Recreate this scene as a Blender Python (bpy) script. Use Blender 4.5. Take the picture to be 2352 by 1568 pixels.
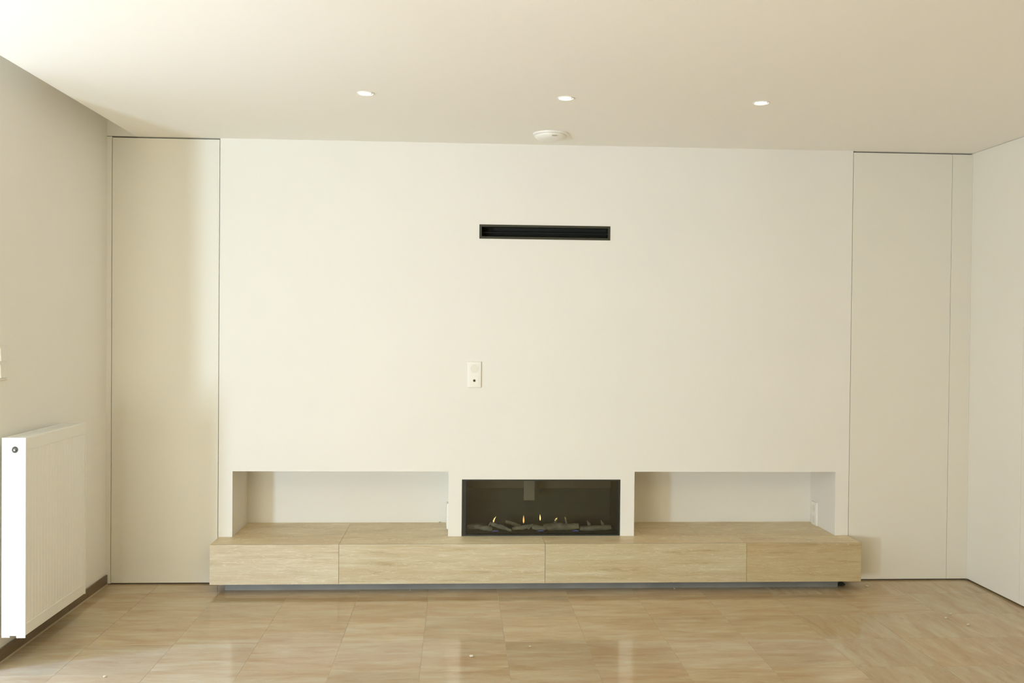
import bpy, bmesh, math, random
from mathutils import Vector, Matrix

SC = bpy.context.scene
COL = SC.collection
for o in list(bpy.data.objects):
    bpy.data.objects.remove(o)

# ------------------------------------------------------------------ camera
cam_d = bpy.data.cameras.new('camera')
cam = bpy.data.objects.new('camera', cam_d)
COL.objects.link(cam)
R = Vector((0.99838701, -0.05597716, 0.00948382))
U = Vector((-0.00871002, 0.01405129, 0.99986334))
F = Vector((0.05610277, 0.99833317, -0.01354106))
m = Matrix.Identity(4)
for i in range(3):
    m[i][0], m[i][1], m[i][2] = R[i], U[i], -F[i]
m.translation = Vector((0.0, -5.67135, 1.51024))
cam.matrix_world = m
cam_d.sensor_fit = 'HORIZONTAL'
cam_d.sensor_width = 36.0
cam_d.lens = 36.0 * 2200.0 / 2352.0
cam_d.clip_start = 0.05
SC.camera = cam

# ------------------------------------------------------------------ world, light, exposure
SC.view_settings.view_transform = 'Standard'
SC.view_settings.look = 'None'
SC.view_settings.gamma = 1.0
SC.view_settings.use_curve_mapping = False
SC.view_settings.exposure = -0.07
SC.cycles.use_denoising = True
SC.cycles.max_bounces = 14
SC.cycles.diffuse_bounces = 8
SC.cycles.glossy_bounces = 6
SC.cycles.transparent_max_bounces = 12
SC.cycles.caustics_reflective = False
SC.cycles.caustics_refractive = False
SC.cycles.sample_clamp_indirect = 6.0

world = bpy.data.worlds.new('world')
SC.world = world
world.use_nodes = True
world.node_tree.nodes['Background'].inputs[0].default_value = (0.75, 0.88, 1.0, 1)
world.node_tree.nodes['Background'].inputs[1].default_value = 1.0

DAY = (0.86, 0.95, 1.0)
WARM = (1.0, 0.80, 0.54)


def area_light(name, loc, target, sx, sy, power, colour):
    d = bpy.data.lights.new(name, 'AREA')
    d.shape = 'RECTANGLE'
    d.size, d.size_y = sx, sy
    d.energy, d.color = power, colour
    o = bpy.data.objects.new(name, d)
    o.location = loc
    o.rotation_euler = (Vector(target) - Vector(loc)).to_track_quat('-Z', 'Y').to_euler()
    COL.objects.link(o)
    return o


def spot_light(name, loc, power, angle=140, colour=WARM):
    d = bpy.data.lights.new(name, 'SPOT')
    d.energy, d.color = power, colour
    d.spot_size = math.radians(angle)
    d.spot_blend = 1.0
    d.shadow_soft_size = 0.03
    o = bpy.data.objects.new(name, d)
    o.location = loc
    COL.objects.link(o)
    return o


# daylight: the narrow door-height window at the far left behind the camera
area_light('daylight_window', (-3.90, -6.52, 0.80), (-3.7, -5.52, 1.45), 0.42, 1.5, 278, (0.61, 0.79, 1.0))
# added soft fill light, set in a made-up wide window beside it
area_light('rear_fill_light', (-2.3, -6.5, 0.8), (-1.6, -2.4, 2.6), 1.6, 1.4, 115, (1.0, 1.0, 0.87))
# added warm fill aimed at the ceiling, unseen behind the camera, no fixture
up = spot_light('ceiling_fill_spot', (0.8, -5.0, 1.8), 240, 150, (1.0, 0.77, 0.15))
up.rotation_euler = (math.pi, 0, 0)
# recessed downlights: the three in view; then unseen cool fill spots, added for ambient
LIGHTS = [(-0.4406, -1.160), (0.498, -1.156), (1.4367, -1.152)]
for lx, ly in LIGHTS:
    spot_light('downlight_beam', (lx, ly, 2.585), 2, 100, (1.0, 0.9, 0.75))
for lx, ly in [(-4.0, -2.2), (-4.6, -2.6), (-4.9, -3.4)]:
    spot_light('room_fill_spot', (lx, ly, 2.585), 430, 150, (0.30, 0.48, 1.0))

# ------------------------------------------------------------------ helpers


def add_box(bm, x0, x1, y0, y1, z0, z1, bevel=0.0):
    vs = [bm.verts.new((x, y, z)) for x in (x0, x1) for y in (y0, y1) for z in (z0, z1)]
    idx = [(0, 1, 3, 2), (4, 6, 7, 5), (0, 4, 5, 1), (2, 3, 7, 6), (0, 2, 6, 4), (1, 5, 7, 3)]
    fs = [bm.faces.new([vs[i] for i in f]) for f in idx]
    if bevel:
        es = {e for f in fs for e in f.edges}
        bmesh.ops.bevel(bm, geom=list(es), offset=bevel, segments=2, affect='EDGES', profile=0.5)


def box(x0, x1, y0, y1, z0, z1, bevel=0.0):
    bm = bmesh.new()
    add_box(bm, x0, x1, y0, y1, z0, z1, bevel)
    return bm


def add_lathe(bm, prof, axis_pt, axis='z', seg=40, cap=True):
    """revolve (r, h) pairs about an axis through axis_pt"""
    rings = []
    for r, h in prof:
        ring = []
        for k in range(seg):
            a = 2 * math.pi * k / seg
            c, s = r * math.cos(a), r * math.sin(a)
            if axis == 'z':
                p = (c, s, h)
            elif axis == 'y':
                p = (c, h, s)
            else:
                p = (h, c, s)
            ring.append(bm.verts.new(Vector(axis_pt) + Vector(p)))
        rings.append(ring)
    for a, b in zip(rings, rings[1:]):
        for k in range(seg):
            bm.faces.new([a[k], a[(k + 1) % seg], b[(k + 1) % seg], b[k]])
    if cap:
        bm.faces.new(rings[0])
        bm.faces.new(rings[-1])


def add_tube(bm, pts, radii, seg=10, rnd=None, squash=1.0):
    rings = []
    n = len(pts)
    for i, p in enumerate(pts):
        p = Vector(p)
        t = (Vector(pts[min(i + 1, n - 1)]) - Vector(pts[max(i - 1, 0)])).normalized()
        up = Vector((0, 0, 1)) if abs(t.z) < 0.9 else Vector((0, 1, 0))
        s = t.cross(up).normalized()
        u = s.cross(t)
        ring = []
        for k in range(seg):
            a = 2 * math.pi * k / seg
            r = radii[i] * (1 + (rnd.uniform(-.16, .16) if rnd else 0))
            ring.append(bm.verts.new(p + s * (r * math.cos(a)) + u * (r * squash * math.sin(a))))
        rings.append(ring)
    for a, b in zip(rings, rings[1:]):
        for k in range(seg):
            bm.faces.new([a[k], a[(k + 1) % seg], b[(k + 1) % seg], b[k]])
    bm.faces.new(rings[0])
    bm.faces.new(rings[-1])


def add_panel_with_holes(bm, xs, zs, y0, y1, holes):
    """a slab y0..y1 over the grid xs x zs with rectangular holes (x0,x1,z0,z1) right through"""
    nx, nz = len(xs) - 1, len(zs) - 1

    def solid(i, j):
        if i < 0 or j < 0 or i >= nx or j >= nz:
            return False
        cx, cz = (xs[i] + xs[i + 1]) / 2, (zs[j] + zs[j + 1]) / 2
        return not any(h[0] < cx < h[1] and h[2] < cz < h[3] for h in holes)
    cache = {}

    def v(x, y, z):
        k = (round(x, 5), round(y, 5), round(z, 5))
        if k not in cache:
            cache[k] = bm.verts.new(k)
        return cache[k]
    for i in range(nx):
        for j in range(nz):
            if not solid(i, j):
                continue
            a, b, c, d = xs[i], xs[i + 1], zs[j], zs[j + 1]
            bm.faces.new([v(a, y0, c), v(b, y0, c), v(b, y0, d), v(a, y0, d)])
            bm.faces.new([v(a, y1, c), v(a, y1, d), v(b, y1, d), v(b, y1, c)])
            if not solid(i - 1, j):
                bm.faces.new([v(a, y0, c), v(a, y0, d), v(a, y1, d), v(a, y1, c)])
            if not solid(i + 1, j):
                bm.faces.new([v(b, y0, c), v(b, y1, c), v(b, y1, d), v(b, y0, d)])
            if not solid(i, j - 1):
                bm.faces.new([v(a, y0, c), v(a, y1, c), v(b, y1, c), v(b, y0, c)])
            if not solid(i, j + 1):
                bm.faces.new([v(a, y0, d), v(b, y0, d), v(b, y1, d), v(a, y1, d)])


def obj(name, bm, mat, parent=None, smooth=False, tint=None):
    bmesh.ops.recalc_face_normals(bm, faces=bm.faces[:])
    me = bpy.data.meshes.new(name)
    bm.to_mesh(me)
    bm.free()
    me.materials.append(mat)
    if smooth:
        for p in me.polygons:
            p.use_smooth = True
        try:
            me.set_sharp_from_angle(angle=math.radians(40))
        except Exception:
            pass
    o = bpy.data.objects.new(name, me)
    COL.objects.link(o)
    if parent is not None:
        o.parent = parent
        o.matrix_parent_inverse = parent.matrix_world.inverted()
    if tint:
        o.color = (tint[0], tint[1], tint[2], 1)
    return o


def empty(name, loc, label=None, cat=None, group=None):
    o = bpy.data.objects.new(name, None)
    o.location = loc
    o.empty_display_size = 0.05
    COL.objects.link(o)
    o.matrix_world = Matrix.Translation(Vector(loc))
    if label:
        tag(o, label, cat, group)
    return o


def tag(o, label, cat, group=None):
    o['label'], o['category'] = label, cat
    if group:
        o['group'] = group


def struct(name, bm, mat, label=None, parent=None):
    o = obj(name, bm, mat, parent)
    if parent is None:
        o['kind'] = 'structure'
        if label:
            o['label'] = label
    return o


# ------------------------------------------------------------------ materials


def new_mat(name):
    mt = bpy.data.materials.new(name)
    mt.use_nodes = True
    nt = mt.node_tree
    return mt, nt, nt.nodes['Principled BSDF']


def plain(name, col, rough=0.5, metal=0.0, spec=0.5, var=0.0, scale=6.0, bump=0.0, bscale=200.0):
    mt, nt, b = new_mat(name)
    b.inputs['Base Color'].default_value = (*col, 1)
    b.inputs['Roughness'].default_value = rough
    b.inputs['Metallic'].default_value = metal
    b.inputs['Specular IOR Level'].default_value = spec
    tc = nt.nodes.new('ShaderNodeTexCoord')
    if var:
        n = nt.nodes.new('ShaderNodeTexNoise')
        n.inputs['Scale'].default_value = scale
        n.inputs['Detail'].default_value = 5
        nt.links.new(tc.outputs['Object'], n.inputs['Vector'])
        r = nt.nodes.new('ShaderNodeValToRGB')
        r.color_ramp.elements[0].position, r.color_ramp.elements[1].position = 0.3, 0.7
        r.color_ramp.elements[0].color = (*[c * (1 - var) for c in col], 1)
        r.color_ramp.elements[1].color = (*[min(1, c * (1 + var)) for c in col], 1)
        nt.links.new(n.outputs[0], r.inputs[0])
        nt.links.new(r.outputs[0], b.inputs['Base Color'])
    if bump:
        n2 = nt.nodes.new('ShaderNodeTexNoise')
        n2.inputs['Scale'].default_value = bscale
        n2.inputs['Detail'].default_value = 3
        nt.links.new(tc.outputs['Object'], n2.inputs['Vector'])
        bp = nt.nodes.new('ShaderNodeBump')
        bp.inputs['Strength'].default_value = bump
        bp.inputs['Distance'].default_value = 0.002
        nt.links.new(n2.outputs[0], bp.inputs['Height'])
        nt.links.new(bp.outputs[0], b.inputs['Normal'])
    return mt


def emit(name, col, strength):
    mt, nt, b = new_mat(name)
    b.inputs['Base Color'].default_value = (*col, 1)
    b.inputs['Emission Color'].default_value = (*col, 1)
    b.inputs['Emission Strength'].default_value = strength
    return mt


def stone(name, cols, stretch, rough, bump, grain_axis='x', vein=0.35, pale=(0.75, 0.68, 0.55), wave=0.0, pale_w=0.03, blotch=0.0, spec=0.5):
    """banded stone: noise stretched along one axis, tinted per slab by the object colour"""
    mt, nt, b = new_mat(name)
    L = nt.links
    tc = nt.nodes.new('ShaderNodeTexCoord')
    mp = nt.nodes.new('ShaderNodeMapping')
    oi = nt.nodes.new('ShaderNodeObjectInfo')
    L.new(tc.outputs['Object'], mp.inputs['Vector'])
    mp.inputs['Scale'].default_value = stretch
    # a little turbulence so that the bands wander
    off = nt.nodes.new('ShaderNodeVectorMath')
    off.operation = 'ADD'
    cmb = nt.nodes.new('ShaderNodeCombineXYZ')
    rm = nt.nodes.new('ShaderNodeMath')
    rm.operation = 'MULTIPLY'
    rm.inputs[1].default_value = 37.0
    L.new(oi.outputs['Random'], rm.inputs[0])
    L.new(rm.outputs[0], cmb.inputs[0])
    L.new(rm.outputs[0], cmb.inputs[2])
    L.new(mp.outputs[0], off.inputs[0])
    L.new(cmb.outputs[0], off.inputs[1])
    n1 = nt.nodes.new('ShaderNodeTexNoise')
    n1.inputs['Scale'].default_value = 1.0
    n1.inputs['Detail'].default_value = 7
    n1.inputs['Roughness'].default_value = 0.70
    n1.inputs['Distortion'].default_value = 0.5
    L.new(off.outputs[0], n1.inputs['Vector'])
    r = nt.nodes.new('ShaderNodeValToRGB')
    cr = r.color_ramp
    cr.elements[0].position, cr.elements[0].color = 0.30, (*cols[0], 1)
    cr.elements[1].position, cr.elements[1].color = 0.72, (*cols[-1], 1)
    for k, c in enumerate(cols[1:-1]):
        e = cr.elements.new(0.30 + 0.42 * (k + 1) / (len(cols) - 1))
        e.color = (*c, 1)
    L.new(n1.outputs[0], r.inputs[0])
    # pale veins
    n2 = nt.nodes.new('ShaderNodeTexNoise')
    n2.inputs['Scale'].default_value = 1.7
    n2.inputs['Detail'].default_value = 4
    n2.inputs['Distortion'].default_value = 1.2
    L.new(off.outputs[0], n2.inputs['Vector'])
    vr = nt.nodes.new('ShaderNodeValToRGB')
    ve = vr.color_ramp
    ve.elements[0].position, ve.elements[0].color = 0.5 - pale_w, (0, 0, 0, 1)
    ve.elements[1].position, ve.elements[1].color = 0.5, (1, 1, 1, 1)
    e = ve.elements.new(0.5 + pale_w)
    e.color = (0, 0, 0, 1)
    L.new(n2.outputs[0], vr.inputs[0])
    vm = nt.nodes.new('ShaderNodeMath')
    vm.operation = 'MULTIPLY'
    vm.inputs[1].default_value = vein
    L.new(vr.outputs[0], vm.inputs[0])
    mx = nt.nodes.new('ShaderNodeMixRGB')
    L.new(vm.outputs[0], mx.inputs[0])
    L.new(r.outputs[0], mx.inputs[1])
    mx.inputs[2].default_value = (*pale, 1)
    mul = nt.nodes.new('ShaderNodeMixRGB')
    mul.blend_type = 'MULTIPLY'
    mul.inputs[0].default_value = 1.0
    L.new(mx.outputs[0], mul.inputs[1])
    L.new(oi.outputs['Color'], mul.inputs[2])
    last = mul
    if blotch:
        nb = nt.nodes.new('ShaderNodeTexNoise')
        nb.inputs['Scale'].default_value = 0.42
        nb.inputs['Detail'].default_value = 3
        nb.inputs['Distortion'].default_value = 0.8
        L.new(off.outputs[0], nb.inputs['Vector'])
        rb = nt.nodes.new('ShaderNodeValToRGB')
        rb.color_ramp.elements[0].position, rb.color_ramp.elements[1].position = 0.36, 0.64
        rb.color_ramp.elements[0].color = (1 - blotch * .6, 1 - blotch, 1 - blotch * 1.25, 1)
        rb.color_ramp.elements[1].color = (1 + blotch * .15, 1 + blotch * .45, 1 + blotch * .8, 1)
        L.new(nb.outputs[0], rb.inputs[0])
        last = nt.nodes.new('ShaderNodeMixRGB')
        last.blend_type = 'MULTIPLY'
        last.inputs[0].default_value = 1.0
        L.new(mul.outputs[0], last.inputs[1])
        L.new(rb.outputs[0], last.inputs[2])
    L.new(last.outputs[0], b.inputs['Base Color'])
    rr = nt.nodes.new('ShaderNodeMapRange')
    rr.inputs['To Min'].default_value = rough * 0.75
    rr.inputs['To Max'].default_value = rough * 1.3
    L.new(n1.outputs[0], rr.inputs[0])
    L.new(rr.outputs[0], b.inputs['Roughness'])
    bp = nt.nodes.new('ShaderNodeBump')
    bp.inputs['Strength'].default_value = bump
    b.inputs['Specular IOR Level'].default_value = spec
    bp.inputs['Distance'].default_value = 0.002
    L.new(n1.outputs[0], bp.inputs['Height'])
    if wave:
        n3 = nt.nodes.new('ShaderNodeTexNoise')
        n3.inputs['Scale'].default_value = 9.0
        n3.inputs['Detail'].default_value = 2
        L.new(tc.outputs['Object'], n3.inputs['Vector'])
        b2 = nt.nodes.new('ShaderNodeBump')
        b2.inputs['Strength'].default_value = wave
        b2.inputs['Distance'].default_value = 0.01
        L.new(n3.outputs[0], b2.inputs['Height'])
        L.new(bp.outputs[0], b2.inputs['Normal'])
        L.new(b2.outputs[0], b.inputs['Normal'])
    else:
        L.new(bp.outputs[0], b.inputs['Normal'])
    return mt


WALL = plain('wall_paint', (0.765, 0.74, 0.685), 0.75, spec=0.25, var=0.012, scale=1.5, bump=0.05, bscale=260)
CEIL = plain('ceiling_paint', (0.88, 0.86, 0.81), 0.85, spec=0.2, bump=0.03, bscale=300)
PANEL = plain('right_wall_paint', (0.775, 0.745, 0.665), 0.75, spec=0.25, var=0.012, scale=1.5, bump=0.05, bscale=260)
WALLW = plain('left_wall_lightened', (0.87, 0.855, 0.81), 0.8, spec=0.2, var=0.012, scale=1.5, bump=0.05, bscale=260)  # wall paint lightened to make up for light missing on this wall
LACQ = plain('door_lacquer', (0.73, 0.705, 0.63), 0.6, spec=0.22)
WHITE = plain('radiator_enamel', (0.82, 0.81, 0.76), 0.3)
PLAST = plain('white_plastic', (0.81, 0.785, 0.725), 0.3)
SHADE = plain('socket_recess', (0.74, 0.715, 0.63), 0.45)
HOLE = plain('dark_hole', (0.03, 0.025, 0.015), 0.6)
CHROME = plain('chrome', (0.20, 0.205, 0.215), 0.3, metal=1.0)
RECESS = plain('recess_shade_beige', (0.50, 0.46, 0.38), 0.5)
GAP = plain('dark_backing', (0.06, 0.05, 0.035), 0.8)
VENTF = plain('vent_black_metal', (0.028, 0.027, 0.012), 0.5)
VENTB = plain('vent_black_inside', (0.006, 0.007, 0.004), 0.7)
FIREB = plain('firebox_steel', (0.030, 0.033, 0.020), 0.6, var=0.2, scale=9)
FIREF = plain('fire_frame_black', (0.016, 0.014, 0.008), 0.4)
BAFF = plain('baffle_steel', (0.20, 0.185, 0.155), 0.5, metal=0.3)
BURN = plain('burner_bed_black', (0.012, 0.011, 0.007), 0.7, bump=0.6, bscale=120)
LOGM = plain('ceramic_log_ash', (0.24, 0.22, 0.18), 0.85, var=0.35, scale=22, bump=0.7, bscale=60)
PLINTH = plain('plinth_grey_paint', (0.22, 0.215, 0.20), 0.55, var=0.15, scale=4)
GROUT = plain('grout_cream', (0.56, 0.46, 0.33), 0.7)
CAULK = plain('caulk_cream', (0.42, 0.33, 0.22), 0.6)
CRUMB = plain('plaster_white', (0.56, 0.50, 0.38), 0.9, var=0.1, scale=300)
DIRT = plain('dark_rubber', (0.02, 0.02, 0.012), 0.7)
LAMP = emit('lamp_glow', (1.0, 0.93, 0.80), 14.0)
FLAME = emit('flame_orange', (1.0, 0.55, 0.18), 1.3)
FLAMEY = emit('flame_yellow', (1.0, 0.78, 0.32), 1.3)
FLAMEB = emit('flame_blue', (0.12, 0.13, 0.55), 0.16)
TRAV = stone('travertine', [(0.48, 0.375, 0.22), (0.615, 0.515, 0.335), (0.65, 0.56, 0.385), (0.78, 0.71, 0.54)],
             (3.2, 9.0, 40.0), 0.42, 0.5, vein=0.55, pale=(0.86, 0.79, 0.63), pale_w=0.022, blotch=0.10)
TILE = stone('floor_marble', [(0.405, 0.285, 0.165), (0.475, 0.36, 0.215), (0.50, 0.395, 0.245), (0.525, 0.44, 0.29)],
             (4.6, 20.0, 1.0), 0.085, 0.03, vein=0.16, pale=(0.66, 0.55, 0.39), wave=0.055, blotch=0.15, pale_w=0.02, spec=0.3)
TILEV = stone('floor_marble_turned', [(0.405, 0.285, 0.165), (0.475, 0.36, 0.215), (0.50, 0.395, 0.245), (0.525, 0.44, 0.29)],
              (22.0, 4.6, 1.0), 0.085, 0.03, vein=0.16, pale=(0.66, 0.55, 0.39), wave=0.055, blotch=0.15, pale_w=0.02, spec=0.3)
SKIRT = stone('skirting_marble', [(0.11, 0.072, 0.04), (0.15, 0.105, 0.06), (0.18, 0.13, 0.078)],
              (4.0, 4.0, 14.0), 0.3, 0.1, vein=0.15, pale=(0.35, 0.27, 0.18))


def glass_mat():
    mt = bpy.data.materials.new('fire_glass')
    mt.use_nodes = True
    nt = mt.node_tree
    nt.nodes.clear()
    out = nt.nodes.new('ShaderNodeOutputMaterial')
    mix = nt.nodes.new('ShaderNodeMixShader')
    tr = nt.nodes.new('ShaderNodeBsdfTransparent')
    tr.inputs[0].default_value = (0.87, 0.88, 0.84, 1)
    gl = nt.nodes.new('ShaderNodeBsdfGlossy')
    gl.inputs['Roughness'].default_value = 0.02
    fr = nt.nodes.new('ShaderNodeFresnel')
    fr.inputs['IOR'].default_value = 1.52
    nt.links.new(fr.outputs[0], mix.inputs[0])
    nt.links.new(tr.outputs[0], mix.inputs[1])
    nt.links.new(gl.outputs[0], mix.inputs[2])
    nt.links.new(mix.outputs[0], out.inputs[0])
    return mt


GLASS = glass_mat()

# ------------------------------------------------------------------ setting
XL, XR = -2.0352, 3.1146          # left and right wall faces
SX = -1.868                       # edge of the lowered ceiling (curtain slot to its left)
JL, J5, JR, FI = -2.0056, -1.3912, 2.3711, 2.9879
H = 2.6
YR = -6.6                         # rear wall
XO = -5.3                         # outer left wall of the wider part of the room
YW = -1.415                       # where the left wall stub ends

# floor: a bed with loose tiles where the photo shows them
fl = struct('floor', box(XO - .1, XR + .1, YR - .1, 0.55, -0.12, -0.0007), GROUT,
            'floor of brown veined stone tiles, glossy')
struct('floor_slab', box(XO, XR, YR, -2.255, -0.004, 0.0), TILE, parent=fl)
struct('floor_slab', box(XO, -2.15, -2.255, YW, -0.004, 0.0), TILE, parent=fl)
rt = random.Random(5)
P = 0.3925
gx0, gy0 = -0.94, -0.685
for i in range(-4, 12):
    for j in range(-4, 3):
        x0, x1 = gx0 + i * P, gx0 + (i + 1) * P
        y0, y1 = gy0 + j * P, gy0 + (j + 1) * P
        x0, x1 = max(x0, -2.15), min(x1, XR + .03)
        y0, y1 = max(y0, -2.255), min(y1, 0.05)
        if x1 - x0 < .02 or y1 - y0 < .02:
            continue
        g = 0.0005
        dz = rt.uniform(-0.0002, 0.0002)
        bmt = box(x0 + g, x1 - g, y0 + g, y1 - g, -0.004, 0.0003 + dz, 0.0004)
        k = rt.uniform(0.95, 1.04)
        w = rt.uniform(-0.02, 0.02)
        turned = x0 > 1.55 and rt.random() < 0.7
        obj('tile', bmt, TILEV if turned else TILE, fl, tint=(k * (1 + w), k, k * (1 - w)))

# ceiling with the slot along the left wall
cl = struct('ceiling', box(SX, XR + .1, YR - .1, 0.6, H, 2.95), CEIL, 'smooth cream ceiling')
struct('ceiling_slot', box(XL - .02, SX, YR - .1, 0.6, 2.84, 2.95), CEIL, parent=cl)
struct('slot_light_block', box(XL - .019, SX - .001, YR - .1, -2.3, H, 2.839), CEIL, parent=cl)  # added out of view to keep window light out of the slot
struct('ceiling_side', box(XO - .1, XL - .02, YR - .1, 0.6, H, 2.95), CEIL, parent=cl)

# chimney breast wall with two niches, fire opening and vent slot
NL = (-1.3105, -0.050)
NR = (1.0610, 2.2890)
NB, NT, ND = 0.256, 0.6605, 0.41
FX0, FX1, FZ0, FZ1 = 0.0295, 0.9772, 0.276, 0.6138
VX0, VX1, VZ0, VZ1 = 0.1195, 0.8995, 2.0395, 2.1240
holes = [(NL[0], NL[1], NB, NT), (NR[0], NR[1], NB, NT), (FX0, FX1, FZ0, FZ1), (VX0, VX1, VZ0, VZ1)]
xs = sorted({J5, JR, NL[0], NL[1], NR[0], NR[1], FX0, FX1, VX0, VX1})
zs = sorted({0.0, NB, NT, FZ0, FZ1, VZ0, VZ1, H})
bm = bmesh.new()
add_panel_with_holes(bm, xs, zs, 0.0, ND, holes)
wb = struct('wall_back', bm, WALL, 'cream painted chimney breast wall')
struct('niche_back', box(-2.2, XR + .1, ND, 0.55, 0.0, 2.95), WALL, parent=wb)
struct('wall_return', box(XL - .1, J5 - .0045, 0.022, ND, 0.0, 2.594), WALL, parent=wb)
struct('wall_return', box(JR + .0045, XR + .1, 0.022, ND, 0.0, 2.594), WALL, parent=wb)
struct('slot_end', box(XL, SX, 0.0, ND, H + .001, 2.84), WALL, parent=wb)
struct('corner_strip', box(XL, JL - .0015, 0.0, 0.022, 0.006, 2.598), WALL, parent=wb)
struct('gap_backing', box(JL - .03, J5 - .0045, 0.012, 0.0218, 0.0, 0.03), GAP, parent=wb)
struct('gap_backing', box(JR + .0045, XR, 0.012, 0.0218, 0.0, 0.03), GAP, parent=wb)

d1 = struct('door_1', box(JL + .0012, J5 - .0035, 0.0005, 0.02, 0.0085, 2.592, 0.0008), LACQ,
            'tall flush cream door left of the chimney breast')
d2 = struct('door_2', box(JR + .0035, FI - .0010, 0.0005, 0.02, 0.0085, 2.592, 0.0008), LACQ,
            'tall flush cream door right of the chimney breast')
struct('trim_1', box(FI + .0008, XR - .0005, 0.0, 0.02, 0.0085, 2.592, 0.0006), LACQ,
       'narrow filler strip between right door and right wall')

# left wall stub with skirting tiles
wl = struct('wall_left', box(XL - .12, XL, YW, 0.0, 0.0, 2.84), WALLW, 'cream painted left wall behind the radiator')
sk = struct('baseboard_left', box(XL, XL + .004, YW, -0.0005, 0.0005, 0.055), SKIRT, 'low brown stone skirting along the left wall')
ycuts = [0.0, -0.300, -0.545, -0.695, -1.085, YW]
for a, b2 in zip(ycuts, ycuts[1:]):
    k = rt.uniform(0.85, 1.2)
    obj('tile', box(XL + .004, XL + .012, b2 + .0008, a - .0008, 0.0005, 0.0574, 0.0006), SKIRT, sk, tint=(k, k, k))
bm = bmesh.new()
vs = [bm.verts.new(p) for p in [(XL + .012, YW, 0.0004), (XL + .012, YW, .006), (XL + .018, YW, .0004),
                                (XL + .012, -0.001, .0004), (XL + .012, -0.001, .006), (XL + .018, -0.001, .0004)]]
for f in [(0, 1, 2), (3, 5, 4), (0, 3, 4, 1), (1, 4, 5, 2), (2, 5, 3, 0)]:
    bm.faces.new([vs[i] for i in f])
obj('caulk_line', bm, CAULK, sk)

# right wall: flush panels over a dark base gap
wr = struct('wall_right', box(XR + .02, XR + .12, YR, 0.022, 0.0, H), GAP, 'cream panelled right wall')
obj('wall_panel', box(XR, XR + .0195, -0.5495, 0.02, 0.011, 2.598, 0.0006), PANEL, wr)
obj('wall_panel', box(XR, XR + .0195, -3.6, -0.5515, 0.011, 2.598, 0.0006), PANEL, wr)
ABSORB = plain('dark_bounce_absorber', (0.16, 0.10, 0.06), 0.5, var=0.15, scale=5)
obj('wall_panel', box(XR, XR + .0195, YR, -3.602, 0.011, 2.598, 0.0006), ABSORB, wr)  # added dark panel out of view, cuts bounce light on the right

# the rest of the room, behind the camera
struct('wall_side', box(XO, XL - .12, YW, YW + .12, 0.0, H), WALL, 'wall of the wider room part beside the radiator wall')
struct('wall_outer', box(XO - .1, XO, YR, YW + .12, 0.0, H), WALL, 'outer left wall behind the camera')
bm = bmesh.new()
add_panel_with_holes(bm, [XO, -4.21, -3.59, -3.15, -1.45, XR], [0.0, 0.06, 2.24, H], YR - .1, YR,
                     [(-4.21, -3.59, 0.06, 2.24), (-3.15, -1.45, 0.06, 2.24)])  # second opening is added for the rear fill light
wrr = struct('wall_rear', bm, WALL, 'rear wall behind the camera')
for n_, (a, b2) in enumerate([(-4.21, -3.59), (-3.15, -1.45)]):
    w1 = empty('window_%d' % (n_ + 1), ((a + b2) / 2, YR, 0.06))
    w1['kind'] = 'structure'
    w1['label'] = ['narrow tall window behind the camera', 'added wide window behind the camera for the fill light'][n_]
    bm = bmesh.new()
    add_panel_with_holes(bm, [a, a + .03, b2 - .03, b2], [0.06, 0.09, 2.21, 2.24], YR - .06, YR - .01,
                         [(a + .03, b2 - .03, .09, 2.21)])
    obj('window_frame', bm, WHITE, w1)
    obj('pane', box(a + .03, b2 - .03, YR - .04, YR - .034, 0.09, 2.21), GLASS, w1)

# ------------------------------------------------------------------ stone hearth bench
BT, BB, BY = 0.276, 0.0505, -0.210
BX0, BX1 = -1.387, 2.3655
hb = empty('hearth_bench', (0.49, -0.1, 0.0), 'long low cream travertine bench floating under fireplace and niches', 'bench')
cuts = [BX0, -0.6656, 0.5092, 1.6846, BX1]
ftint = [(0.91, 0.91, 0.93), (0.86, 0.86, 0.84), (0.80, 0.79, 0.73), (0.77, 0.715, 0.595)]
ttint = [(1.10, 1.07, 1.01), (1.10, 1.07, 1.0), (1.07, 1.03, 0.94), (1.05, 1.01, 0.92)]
g = 0.0007
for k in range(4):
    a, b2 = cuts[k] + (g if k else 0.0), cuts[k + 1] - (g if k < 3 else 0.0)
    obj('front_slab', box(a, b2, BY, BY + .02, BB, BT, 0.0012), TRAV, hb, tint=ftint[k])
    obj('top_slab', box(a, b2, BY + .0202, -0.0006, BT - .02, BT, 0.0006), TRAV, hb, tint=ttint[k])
for x0, x1, k in [(NL[0] + .0008, -0.6656 - g, 0), (-0.6656 + g, NL[1] - .0008, 1),
                  (NR[0] + .0008, 1.116, 2), (1.1174, 1.46, 2), (1.4614, NR[1] - .0008, 3)]:
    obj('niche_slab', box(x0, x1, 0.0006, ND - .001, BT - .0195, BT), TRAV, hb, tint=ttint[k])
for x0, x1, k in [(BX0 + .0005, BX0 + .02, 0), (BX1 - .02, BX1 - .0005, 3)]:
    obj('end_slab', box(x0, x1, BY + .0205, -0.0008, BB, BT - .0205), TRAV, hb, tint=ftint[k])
obj('core', box(BX0 + .021, BX1 - .021, BY + .0205, -0.001, BB + .001, BT - .0205), GAP, hb)
obj('plinth', box(BX0 + .07, BX1 - .11, -0.140, -0.001, 0.0005, BB + .0005), PLINTH, hb)

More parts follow.
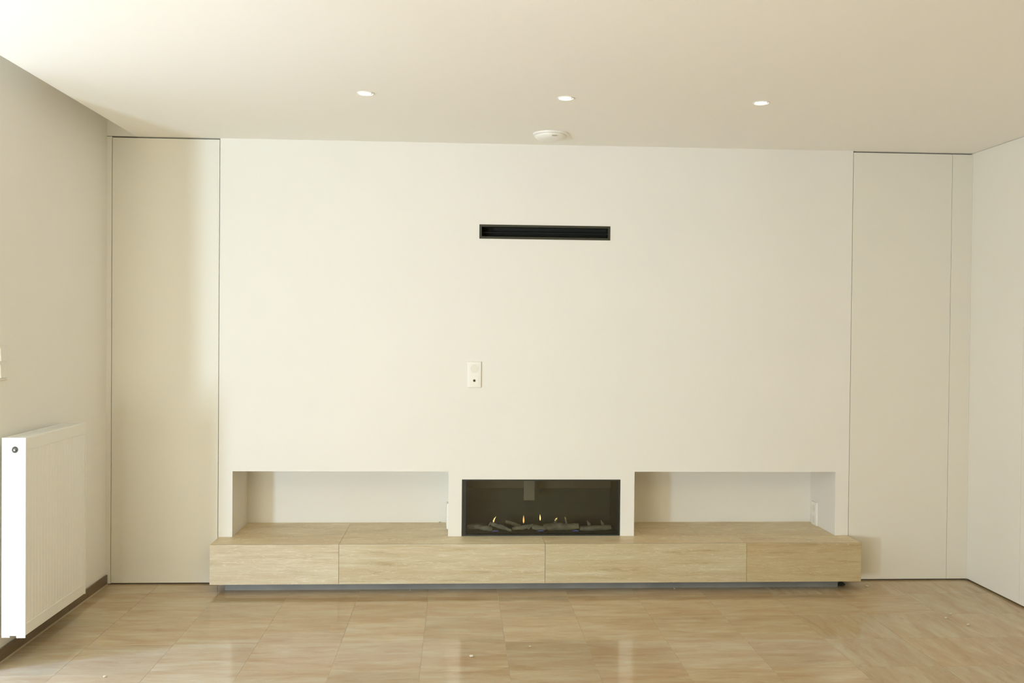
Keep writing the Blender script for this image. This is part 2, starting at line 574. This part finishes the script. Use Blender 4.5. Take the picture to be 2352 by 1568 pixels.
# ------------------------------------------------------------------ gas fireplace
fp = empty('gas_fireplace', (0.5033, 0.0, FZ0), 'wide black gas fireplace behind glass between the two niches', 'fireplace')
e = 0.0006
bm = bmesh.new()
D0, D1 = 0.004, 0.36
add_box(bm, FX0 + e, FX1 - e, D1 - .01, D1, FZ0 + .001, FZ1 - e)
add_box(bm, FX0 + e, FX0 + .006, D0, D1 - .01, FZ0 + .001, FZ1 - e)
add_box(bm, FX1 - .006, FX1 - e, D0, D1 - .01, FZ0 + .001, FZ1 - e)
add_box(bm, FX0 + .006, FX1 - .006, D0, D1 - .01, FZ0 + .001, FZ0 + .005)
add_box(bm, FX0 + .006, FX1 - .006, D0, D1 - .01, FZ1 - .006, FZ1 - e)
obj('firebox', bm, FIREB, fp)
bm = bmesh.new()
fx0, fx1, fz0, fz1 = FX0 + .0065, FX1 - .0065, FZ0 + .0055, FZ1 - .0065
add_panel_with_holes(bm, [fx0, fx0 + .018, fx1 - .005, fx1], [fz0, fz0 + .004, fz1 - .003, fz1], 0.005, 0.016,
                     [(fx0 + .018, fx1 - .005, fz0 + .004, fz1 - .003)])
obj('fire_frame', bm, FIREF, fp)
obj('glass_pane', box(fx0 + .002, fx1 - .002, 0.017, 0.021, fz0 + .001, fz1 - .001), GLASS, fp)
bm = box(fx0 + .002, fx1 - .002, 0.024, 0.24, fz0, fz0 + .010)
bmesh.ops.subdivide_edges(bm, edges=bm.edges[:], cuts=3, use_grid_fill=True)
obj('burner_bed', bm, BURN, fp)
bm = bmesh.new()
add_box(bm, 0.408, 0.474, 0.150, 0.158, 0.462, 0.606, 0.002)
add_box(bm, 0.414, 0.468, 0.1495, 0.152, 0.47, 0.60, 0.001)
add_box(bm, 0.436, 0.446, 0.158, 0.19, 0.575, 0.606)
obj('baffle', bm, BAFF, fp)
bm = box(fx0 + .004, fx1 - .004, 0.30, 0.348, 0.512, 0.606, 0.002)
obj('rear_deflector', bm, plain('deflector_brown', (0.12, 0.09, 0.06), 0.6, var=0.15, scale=5), fp)


def flame(x, y, z0, h, r, lean, mat):
    bmf = bmesh.new()
    prof = [(0.0, .25), (.12, .7), (.3, 1.0), (.55, .8), (.8, .4), (1.0, .04)]
    add_tube(bmf, [(x + lean * t * t * h, y, z0 + h * t) for t, q in prof], [r * q for t, q in prof], 8)
    return obj('flame', bmf, mat, fp, smooth=True)


flame(0.224, 0.140, 0.330, 0.036, 0.0050, 0.45, FLAMEY)
flame(0.4060, 0.115, 0.330, 0.048, 0.0050, 0.0, FLAME)
flame(0.5070, 0.115, 0.346, 0.038, 0.0046, -0.05, FLAMEY)
flame(0.6000, 0.115, 0.343, 0.020, 0.0055, 0.6, FLAMEY)
flame(0.6640, 0.115, 0.340, 0.028, 0.0026, -0.2, FLAME)
for bx in (0.232, 0.505, 0.715):
    bmf = bmesh.new()
    add_tube(bmf, [(bx - .02, 0.045, 0.2935), (bx - .01, 0.047, 0.297), (bx + .01, 0.047, 0.298), (bx + .02, 0.045, 0.2935)],
             [.001, .0035, .0035, .001], 6)
    obj('blue_flame', bmf, FLAMEB, fp)

# ceramic logs on the burner: (ends, thickness, twig or none)
rl = random.Random(11)
LOGS = [
    ((0.066, .13, .301), (0.150, .10, .305), .013, None, 'short dull ceramic log at the far left of the burner'),
    ((0.130, .075, .306), (0.212, .065, .299), .013, ((0.185, .08, .305), (0.205, .09, .335), .004),
     'stubby grey ceramic log with a thin upright twig, second from left'),
    ((0.205, .112, .322), (0.295, .096, .300), .012, None, 'grey ceramic log sloping down to the right below leftmost flame'),
    ((0.270, .072, .322), (0.328, .040, .300), .0085, None, 'thin grey ceramic stick slanting steeply forward, crossing its neighbour'),
    ((0.335, .085, .301), (0.455, .085, .318), .011, ((0.43, .08, .31), (0.462, .075, .330), .007),
     'slender grey ceramic log with knobbed right end under the orange flame'),
    ((0.300, .19, .338), (0.390, .17, .315), .010, None, 'dim brown ceramic log lying at the back behind the others'),
    ((0.455, .075, .312), (0.540, .075, .304), .014, None, 'short pinkish grey ceramic log at the middle of the burner'),
    ((0.525, .085, .305), (0.738, .075, .308), .0185, ((0.59, .085, .315), (0.605, .095, .345), .012),
     'largest ceramic log, with a stump on top, right of the middle'),
    ((0.745, .07, .304), (0.935, .075, .308), .014, None, 'long smooth ceramic log at the right end of the burner'),
]
for a, b2, r, twig, lab in LOGS:
    A, B = Vector(a), Vector(b2)
    lowest = fz0 + .0105
    bm = bmesh.new()
    n = 7
    pts, rad = [], []
    for k in range(n):
        t = k / (n - 1)
        p = A.lerp(B, t) + Vector((0, rl.uniform(-.003, .003), rl.uniform(-.002, .002)))
        rk = r * (0.72 + 0.42 * math.sin(math.pi * (0.15 + 0.7 * t)) * rl.uniform(.85, 1.15))
        pts.append(p)
        rad.append(rk)
    add_tube(bm, pts, rad, 10, rl)
    zmin = min(v.co.z for v in bm.verts)
    for v in bm.verts:
        v.co.z += lowest - zmin
    root = obj('ceramic_log', bm, LOGM, None, smooth=True)
    tag(root, lab, 'log', 'ceramic logs on the gas burner')
    if twig:
        ta, tb, tr = twig
        bm = bmesh.new()
        dzv = Vector((0, 0, lowest - zmin))
        ta, tb = Vector(ta) + dzv, Vector(tb) + dzv
        add_tube(bm, [ta - Vector((0, 0, .008)), ta.lerp(tb, .5) + Vector((.002, 0, 0)), tb], [tr * 1.15, tr, tr * .7], 8, rl)
        obj('twig', bm, LOGM, root, smooth=True)
# thin upright stick seen beside the stump
bm = bmesh.new()
add_tube(bm, [(0.668, .10, .312), (0.664, .10, .34), (0.655, .10, .368)], [.008, .006, .002], 8, rl)
so = obj('ceramic_log', bm, LOGM, None, smooth=True)
tag(so, 'thin pointed ceramic splinter standing upright behind the largest log', 'log', 'ceramic logs on the gas burner')
for px_, pz_, nm in [(0.80, .345, 'pale pointed ceramic chip standing behind the right log, left of the two'),
                     (0.885, .348, 'pale pointed ceramic chip standing behind the right log, right of the two')]:
    bm = bmesh.new()
    add_tube(bm, [(px_ + .012, .12, fz0 + .011), (px_ + .006, .12, .325), (px_ - .006, .12, pz_)], [.012, .010, .002], 8, rl)
    so = obj('ceramic_log', bm, LOGM, None, smooth=True)
    tag(so, nm, 'log', 'ceramic logs on the gas burner')

# ------------------------------------------------------------------ black slot vent
vt = empty('slot_vent', ((VX0 + VX1) / 2, 0.0, VZ0), 'long black slot air vent high on the chimney breast', 'vent')
bm = bmesh.new()
a, b2, c, d = VX0 + e, VX1 - e, VZ0 + e, VZ1 - e
add_panel_with_holes(bm, [a, a + .013, b2 - .013, b2], [c, c + .013, d - .013, d], -0.0015, 0.03,
                     [(a + .013, b2 - .013, c + .013, d - .013)])
obj('vent_frame', bm, VENTF, vt)
bm = bmesh.new()
add_box(bm, a + .001, b2 - .001, 0.12, 0.13, c + .001, d - .001)
add_box(bm, a + .001, a + .006, 0.0305, 0.12, c + .001, d - .001)
add_box(bm, b2 - .006, b2 - .001, 0.0305, 0.12, c + .001, d - .001)
add_box(bm, a + .006, b2 - .006, 0.0305, 0.12, c + .001, c + .006)
add_box(bm, a + .006, b2 - .006, 0.0305, 0.12, d - .006, d - .001)
obj('duct_box', bm, VENTB, vt)
obj('deflector_blade', box(a + .008, b2 - .008, 0.05, 0.085, (c + d) / 2 - .002, (c + d) / 2 + .002), VENTB, vt)

# ------------------------------------------------------------------ wall sockets


def plate_bm(w, h, t):
    bmp = box(-w / 2, w / 2, -t, 0, -h / 2, h / 2)
    front = [ed for ed in bmp.edges if all(abs(v.co.y + t) < 1e-6 for v in ed.verts)]
    bmesh.ops.bevel(bmp, geom=front, offset=t * 0.55, segments=3, affect='EDGES', profile=0.6)
    return bmp


def place(o, loc, rz):
    o.matrix_world = Matrix.Translation(Vector(loc)) @ Matrix.Rotation(rz, 4, 'Z')


def power_insert(parent, z):
    """round recessed power socket built in the parent's own frame (front is -y)"""
    bmi = box(-.0262, .0262, -0.0125, -0.0095, z - .0262, z + .0262, .0012)
    p1 = obj('socket_insert', bmi, PLAST)
    bmi = bmesh.new()
    add_lathe(bmi, [(.0235, -.0130), (.0215, -.0136), (.0200, -.0128), (.0190, -.0126), (.001, -.0126)], (0, 0, z), 'y', 36)
    p2 = obj('socket_well', bmi, SHADE, smooth=True)
    hs = []
    for sx in (-.0095, .0095):
        bmi = bmesh.new()
        add_lathe(bmi, [(.0026, -.0126), (.0026, -.0131), (.0012, -.0131)], (sx, 0, z), 'y', 12)
        hs.append(obj('pin_hole', bmi, SHADE))
    bmi = bmesh.new()
    return [p1, p2] + hs


def coax_insert(parent, z):
    bmi = box(-.0262, .0262, -0.0125, -0.0095, z - .0262, z + .0262, .0012)
    p1 = obj('socket_insert', bmi, PLAST)
    bmi = bmesh.new()
    add_lathe(bmi, [(.0105, -.0125), (.0105, -.0132), (.0088, -.0138), (.0074, -.0138), (.0074, -.0126)], (0, 0, z), 'y', 24, cap=False)
    p2 = obj('aerial_ring', bmi, SHADE, smooth=True)
    bmi = bmesh.new()
    add_lathe(bmi, [(.0073, -.0126), (.0073, -.0132), (.001, -.0132)], (0, 0, z), 'y', 20)
    p3 = obj('aerial_hole', bmi, HOLE)
    return [p1, p2, p3]


def socket(name, loc, rz, label, kinds, group=None):
    root = empty(name, (0, 0, 0), label, 'socket', group)
    n = len(kinds)
    parts = [obj('cover_plate', plate_bm(.082, .011 + .0715 * n, .011), PLAST, smooth=True)]
    for k, kd in enumerate(kinds):
        z = (n - 1) * .0355 - k * .071
        parts += power_insert(root, z) if kd == 'power' else coax_insert(root, z)
    for p_ in parts:
        p_.parent = root
    place(root, loc, rz)
    return root


socket('wall_socket', (0.0972, -0.0003, 1.2360), 0.0, 'white double wall socket with dark aerial hole in mid wall', ['power', 'coax'])
socket('wall_socket', (NR[1] - .0003, 0.315, 0.345), math.pi / 2 * -1,
       'white double socket on the right side wall of the right niche', ['power', 'power'])
socket('wall_socket', (NL[1] - .0003, 0.155, 0.372), -math.pi / 2,
       'white double socket in left niche, seen edge-on beside its right wall', ['power', 'power'])

# light switch pair at the left frame edge
sw = empty('light_switch', (0, 0, 0), 'white double rocker switch on the left wall above the radiator', 'switch')
parts = [obj('cover_plate', plate_bm(.084, .158, .010), PLAST, smooth=True)]
for z in (.0375, -.0375):
    bm = bmesh.new()
    vs = [bm.verts.new(p) for p in [(-.029, -.009, z - .030), (.029, -.009, z - .030), (.029, -.009, z + .030), (-.029, -.009, z + .030),
                                    (-.028, -.0155, z - .029), (.028, -.0155, z - .029), (.028, -.0125, z + .029), (-.028, -.0125, z + .029)]]
    for f in [(0, 1, 2, 3), (4, 7, 6, 5), (0, 4, 5, 1), (1, 5, 6, 2), (2, 6, 7, 3), (3, 7, 4, 0)]:
        bm.faces.new([vs[i] for i in f])
    parts.append(obj('rocker', bm, PLAST))
for p_ in parts:
    p_.parent = sw
place(sw, (XL + .0003, -1.283, 1.336), math.pi / 2)

# ------------------------------------------------------------------ radiator
RX0, RX1 = -2.0035, -1.9000
RY0, RY1 = -1.3400, -0.6530
RZ0, RZ1 = 0.1270, 1.0080
rd = empty('radiator', ((RX0 + RX1) / 2, (RY0 + RY1) / 2, RZ0), 'tall white panel radiator on the left wall by the corner', 'radiator')
bm = bmesh.new()
# front panel: fluted sheet between plain top and bottom rails
fy0, fy1 = RY0 + .004, RY1 - .004
add_box(bm, RX1 - .012, RX1, fy0, fy1, RZ1 - .058, RZ1 - .004, .003)
add_box(bm, RX1 - .012, RX1, fy0, fy1, RZ0 + .004, RZ0 + .058, .003)
nf = 21
wd = (fy1 - fy0) / nf
prev = None
for k in range(nf):
    y = fy0 + k * wd
    seq = [(y, RX1 - .0032), (y + wd * .2, RX1 - .0015), (y + wd * .8, RX1 - .0015), (y + wd, RX1 - .0032)]
    for (ya, xa), (yb, xb) in zip(seq, seq[1:]):
        v4 = [bm.verts.new(p) for p in [(xa, ya, RZ0 + .056), (xb, yb, RZ0 + .056), (xb, yb, RZ1 - .056), (xa, ya, RZ1 - .056)]]
        bm.faces.new(v4)
bmesh.ops.remove_doubles(bm, verts=bm.verts[:], dist=1e-5)
obj('front_panel', bm, WHITE, rd)
obj('back_panel', box(RX0 + .004, RX0 + .016, fy0, fy1, RZ0 + .004, RZ1 - .02, .003), WHITE, rd)
bm = bmesh.new()
for k in range(24):
    y = fy0 + .02 + k * (fy1 - fy0 - .04) / 23
    add_box(bm, RX0 + .017, RX1 - .014, y - .001, y + .001, RZ0 + .03, RZ1 - .05)
cf = obj('convector_fins', bm, WHITE, rd)
# top grille: frame and cross bars
bm = bmesh.new()
gx0_, gx1_ = RX0 + .002, RX1 - .0005
add_panel = []
add_box(bm, gx0_, gx0_ + .012, fy0, fy1, RZ1 - .014, RZ1, .002)
add_box(bm, gx1_ - .012, gx1_, fy0, fy1, RZ1 - .014, RZ1, .003)
for k in range(26):
    y = fy0 + .004 + k * (fy1 - fy0 - .008) / 25
    add_box(bm, gx0_ + .012, gx1_ - .012, y - .0075, y + .0075, RZ1 - .006, RZ1 - .001)
obj('top_grille', bm, WHITE, rd)
# side covers
bm = box(RX0, RX1, RY0, RY0 + .0035, RZ0 + .004, RZ1, .0012)
add_box(bm, RX0 + .001, RX0 + .036, RY0 + .0003, RY0 + .0033, RZ0 - .0035, RZ0 + .0042)
add_box(bm, RX0 + .064, RX1 - .0005, RY0 + .0003, RY0 + .0033, RZ0 - .0055, RZ0 + .0042)
obj('side_cover', bm, WHITE, rd)
obj('side_cover', box(RX0, RX1, RY1 - .0035, RY1, RZ0, RZ1 - .012, .0012), WHITE, rd)
# air vent in the near cover
bm = bmesh.new()
add_lathe(bm, [(.0158, .0), (.0158, -.0016), (.0138, -.0022), (.0125, .001), (.001, .001)], (-1.9455, RY0, 0.9560), 'y', 24)
obj('vent_ring', bm, SHADE, rd, smooth=True)
bm = bmesh.new()
add_lathe(bm, [(.0128, -.0015), (.0132, -.0035), (.0105, -.0085), (.0055, -.0115), (.0012, -.0120)], (-1.9455, RY0, 0.9540), 'y', 24)
obj('air_vent', bm, CHROME, rd, smooth=True)
# blanking plug and feet of the pipes at the far end
bm = bmesh.new()
add_lathe(bm, [(.011, 0), (.011, .010), (.007, .018), (.001, .018)], (-1.945, RY1, 0.968), 'y', 16)
obj('end_plug', bm, plain('plug_grey', (0.30, 0.29, 0.24), 0.5), rd, smooth=True)
bm = bmesh.new()
add_tube(bm, [(-1.945, RY1 - .03, RZ0 + .04), (-1.945, RY1 + .022, RZ0 + .036), (-1.950, RY1 + .045, RZ0 + .02), (-1.956, RY1 + .050, RZ0 - .018)],
         [.013, .0135, .0125, .0075], 12)
obj('valve', bm, WHITE, rd, smooth=True)
bm = bmesh.new()
add_tube(bm, [(-1.958, RY1 + .050, RZ0 - .017), (-1.99, RY1 + .052, RZ0 - .022), (XL + .001, RY1 + .052, RZ0 - .022)], [.007, .007, .007], 10)
obj('pipe', bm, WHITE, rd, smooth=True)
for y in (RY0 + .12, RY1 - .12):
    obj('wall_bracket', box(XL + .0005, RX0 + .005, y - .012, y + .012, RZ0 + .10, RZ1 - .12), WHITE, rd)

# ------------------------------------------------------------------ downlights and detector
labs = ['recessed round downlight in the ceiling, leftmost of three',
        'recessed round downlight in the ceiling above the detector, middle of three',
        'recessed round downlight in the ceiling, rightmost of three']
first = None
for q, (lx, ly) in enumerate(LIGHTS):
    if first is None:
        root = empty('downlight', (0, 0, 0), labs[0], 'downlight', 'recessed ceiling downlights')
        bm = bmesh.new()
        add_lathe(bm, [(.0405, 0.0), (.0405, -.0030), (.0375, -.0045), (.0335, -.0035), (.0325, -.0004)], (0, 0, 0), 'z', 40, cap=False)
        rg = obj('trim_ring', bm, PLAST, root, smooth=True)
        bm = bmesh.new()
        add_lathe(bm, [(.0275, -.0014), (.0275, -.0026), (.022, -.0044), (.001, -.0050)], (-.0035, -.0025, 0), 'z', 32)
        lp = obj('lamp', bm, LAMP, root, smooth=True)
        bm = bmesh.new()
        add_lathe(bm, [(.0330, -.0003), (.0330, -.0009), (.001, -.0012)], (0, 0, 0), 'z', 32)
        rf = obj('recess_shade', bm, RECESS, root, smooth=True)  # darker disc colour stands for the shade inside the recess
        first = root
    else:
        root = first.copy()
        COL.objects.link(root)
        root['label'] = labs[q]
        for ch in (rg, lp, rf):
            c2 = ch.copy()
            COL.objects.link(c2)
            c2.parent = root
    root.matrix_world = Matrix.Translation((lx, ly, H))

dt = empty('smoke_detector', (0.505, -0.325, H), 'round white smoke detector on the ceiling near the chimney breast', 'smoke detector')
bm = bmesh.new()
add_lathe(bm, [(.099, -.0003), (.099, -.006), (.096, -.010), (.080, -.013)], (.505, -.325, H), 'z', 48)
obj('base', bm, PLAST, dt, smooth=True)
bm = bmesh.new()
add_lathe(bm, [(.0895, -.012), (.088, -.020), (.078, -.030), (.060, -.037), (.03, -.041), (.001, -.042)], (.505, -.325, H), 'z', 48)
obj('cover', bm, PLAST, dt, smooth=True)
bm = bmesh.new()
add_box(bm, .505, .532, -.412, -.404, H - .0285, H - .0235)
obj('indicator_slot', bm, plain('slot_grey', (0.42, 0.38, 0.28), 0.6), dt)

# ------------------------------------------------------------------ crumbs of plaster on the floor
rc = random.Random(3)
CR = [(2.4346, -0.1394, .011, 'white plaster crumb beside the right end of the bench'),
      (2.647, -0.698, .010, 'small plaster crumb on the right floor, farthest of three near the wall'),
      (2.5875, -0.7659, .011, 'small plaster crumb on the right floor, leftmost of three near the wall'),
      (2.6425, -0.8861, .013, 'roundish plaster crumb on the right floor, nearest of three near the wall'),
      (0.074, -1.285, .012, 'white plaster crumb on the floor in front of the left pillar'),
      (0.3525, -1.1545, .007, 'tiny white plaster crumb on the floor in front of the fireplace'),
      (-0.2634, -0.165, .006, 'tiny white crumb under the left half of the bench'),
      (1.271, -0.165, .007, 'tiny white crumb under the right half of the bench'),
      (-1.5005, -1.4965, .010, 'pale plaster crumb on the floor right of the radiator'),
      (-0.107, 0.395, .009, 'white plaster crumb at the back right corner of the left niche')]
for x, y, r, lab in CR:
    r *= 0.72
    bm = bmesh.new()
    bmesh.ops.create_icosphere(bm, subdivisions=2, radius=r)
    for v in bm.verts:
        v.co *= rc.uniform(.75, 1.2)
        v.co.z *= .55
        v.co.x *= 1.1
    zm = min(v.co.z for v in bm.verts)
    base = BT if y > 0 else 0.0
    for v in bm.verts:
        v.co += Vector((x, y, base - zm + .0002))
    o = obj('plaster_crumb', bm, CRUMB)
    tag(o, lab, 'crumb', 'plaster crumbs')
bm = bmesh.new()
add_tube(bm, [(2.262, -.115, .010), (2.275, -.118, .014), (2.290, -.112, .016), (2.308, -.118, .010)], [.006, .011, .013, .005], 8, rc)
zm = min(v.co.z for v in bm.verts)
for v in bm.verts:
    v.co.z -= zm - .0003
o = obj('black_scrap', bm, DIRT, smooth=True)
tag(o, 'black scrap lying under the right end of the bench', 'scrap')
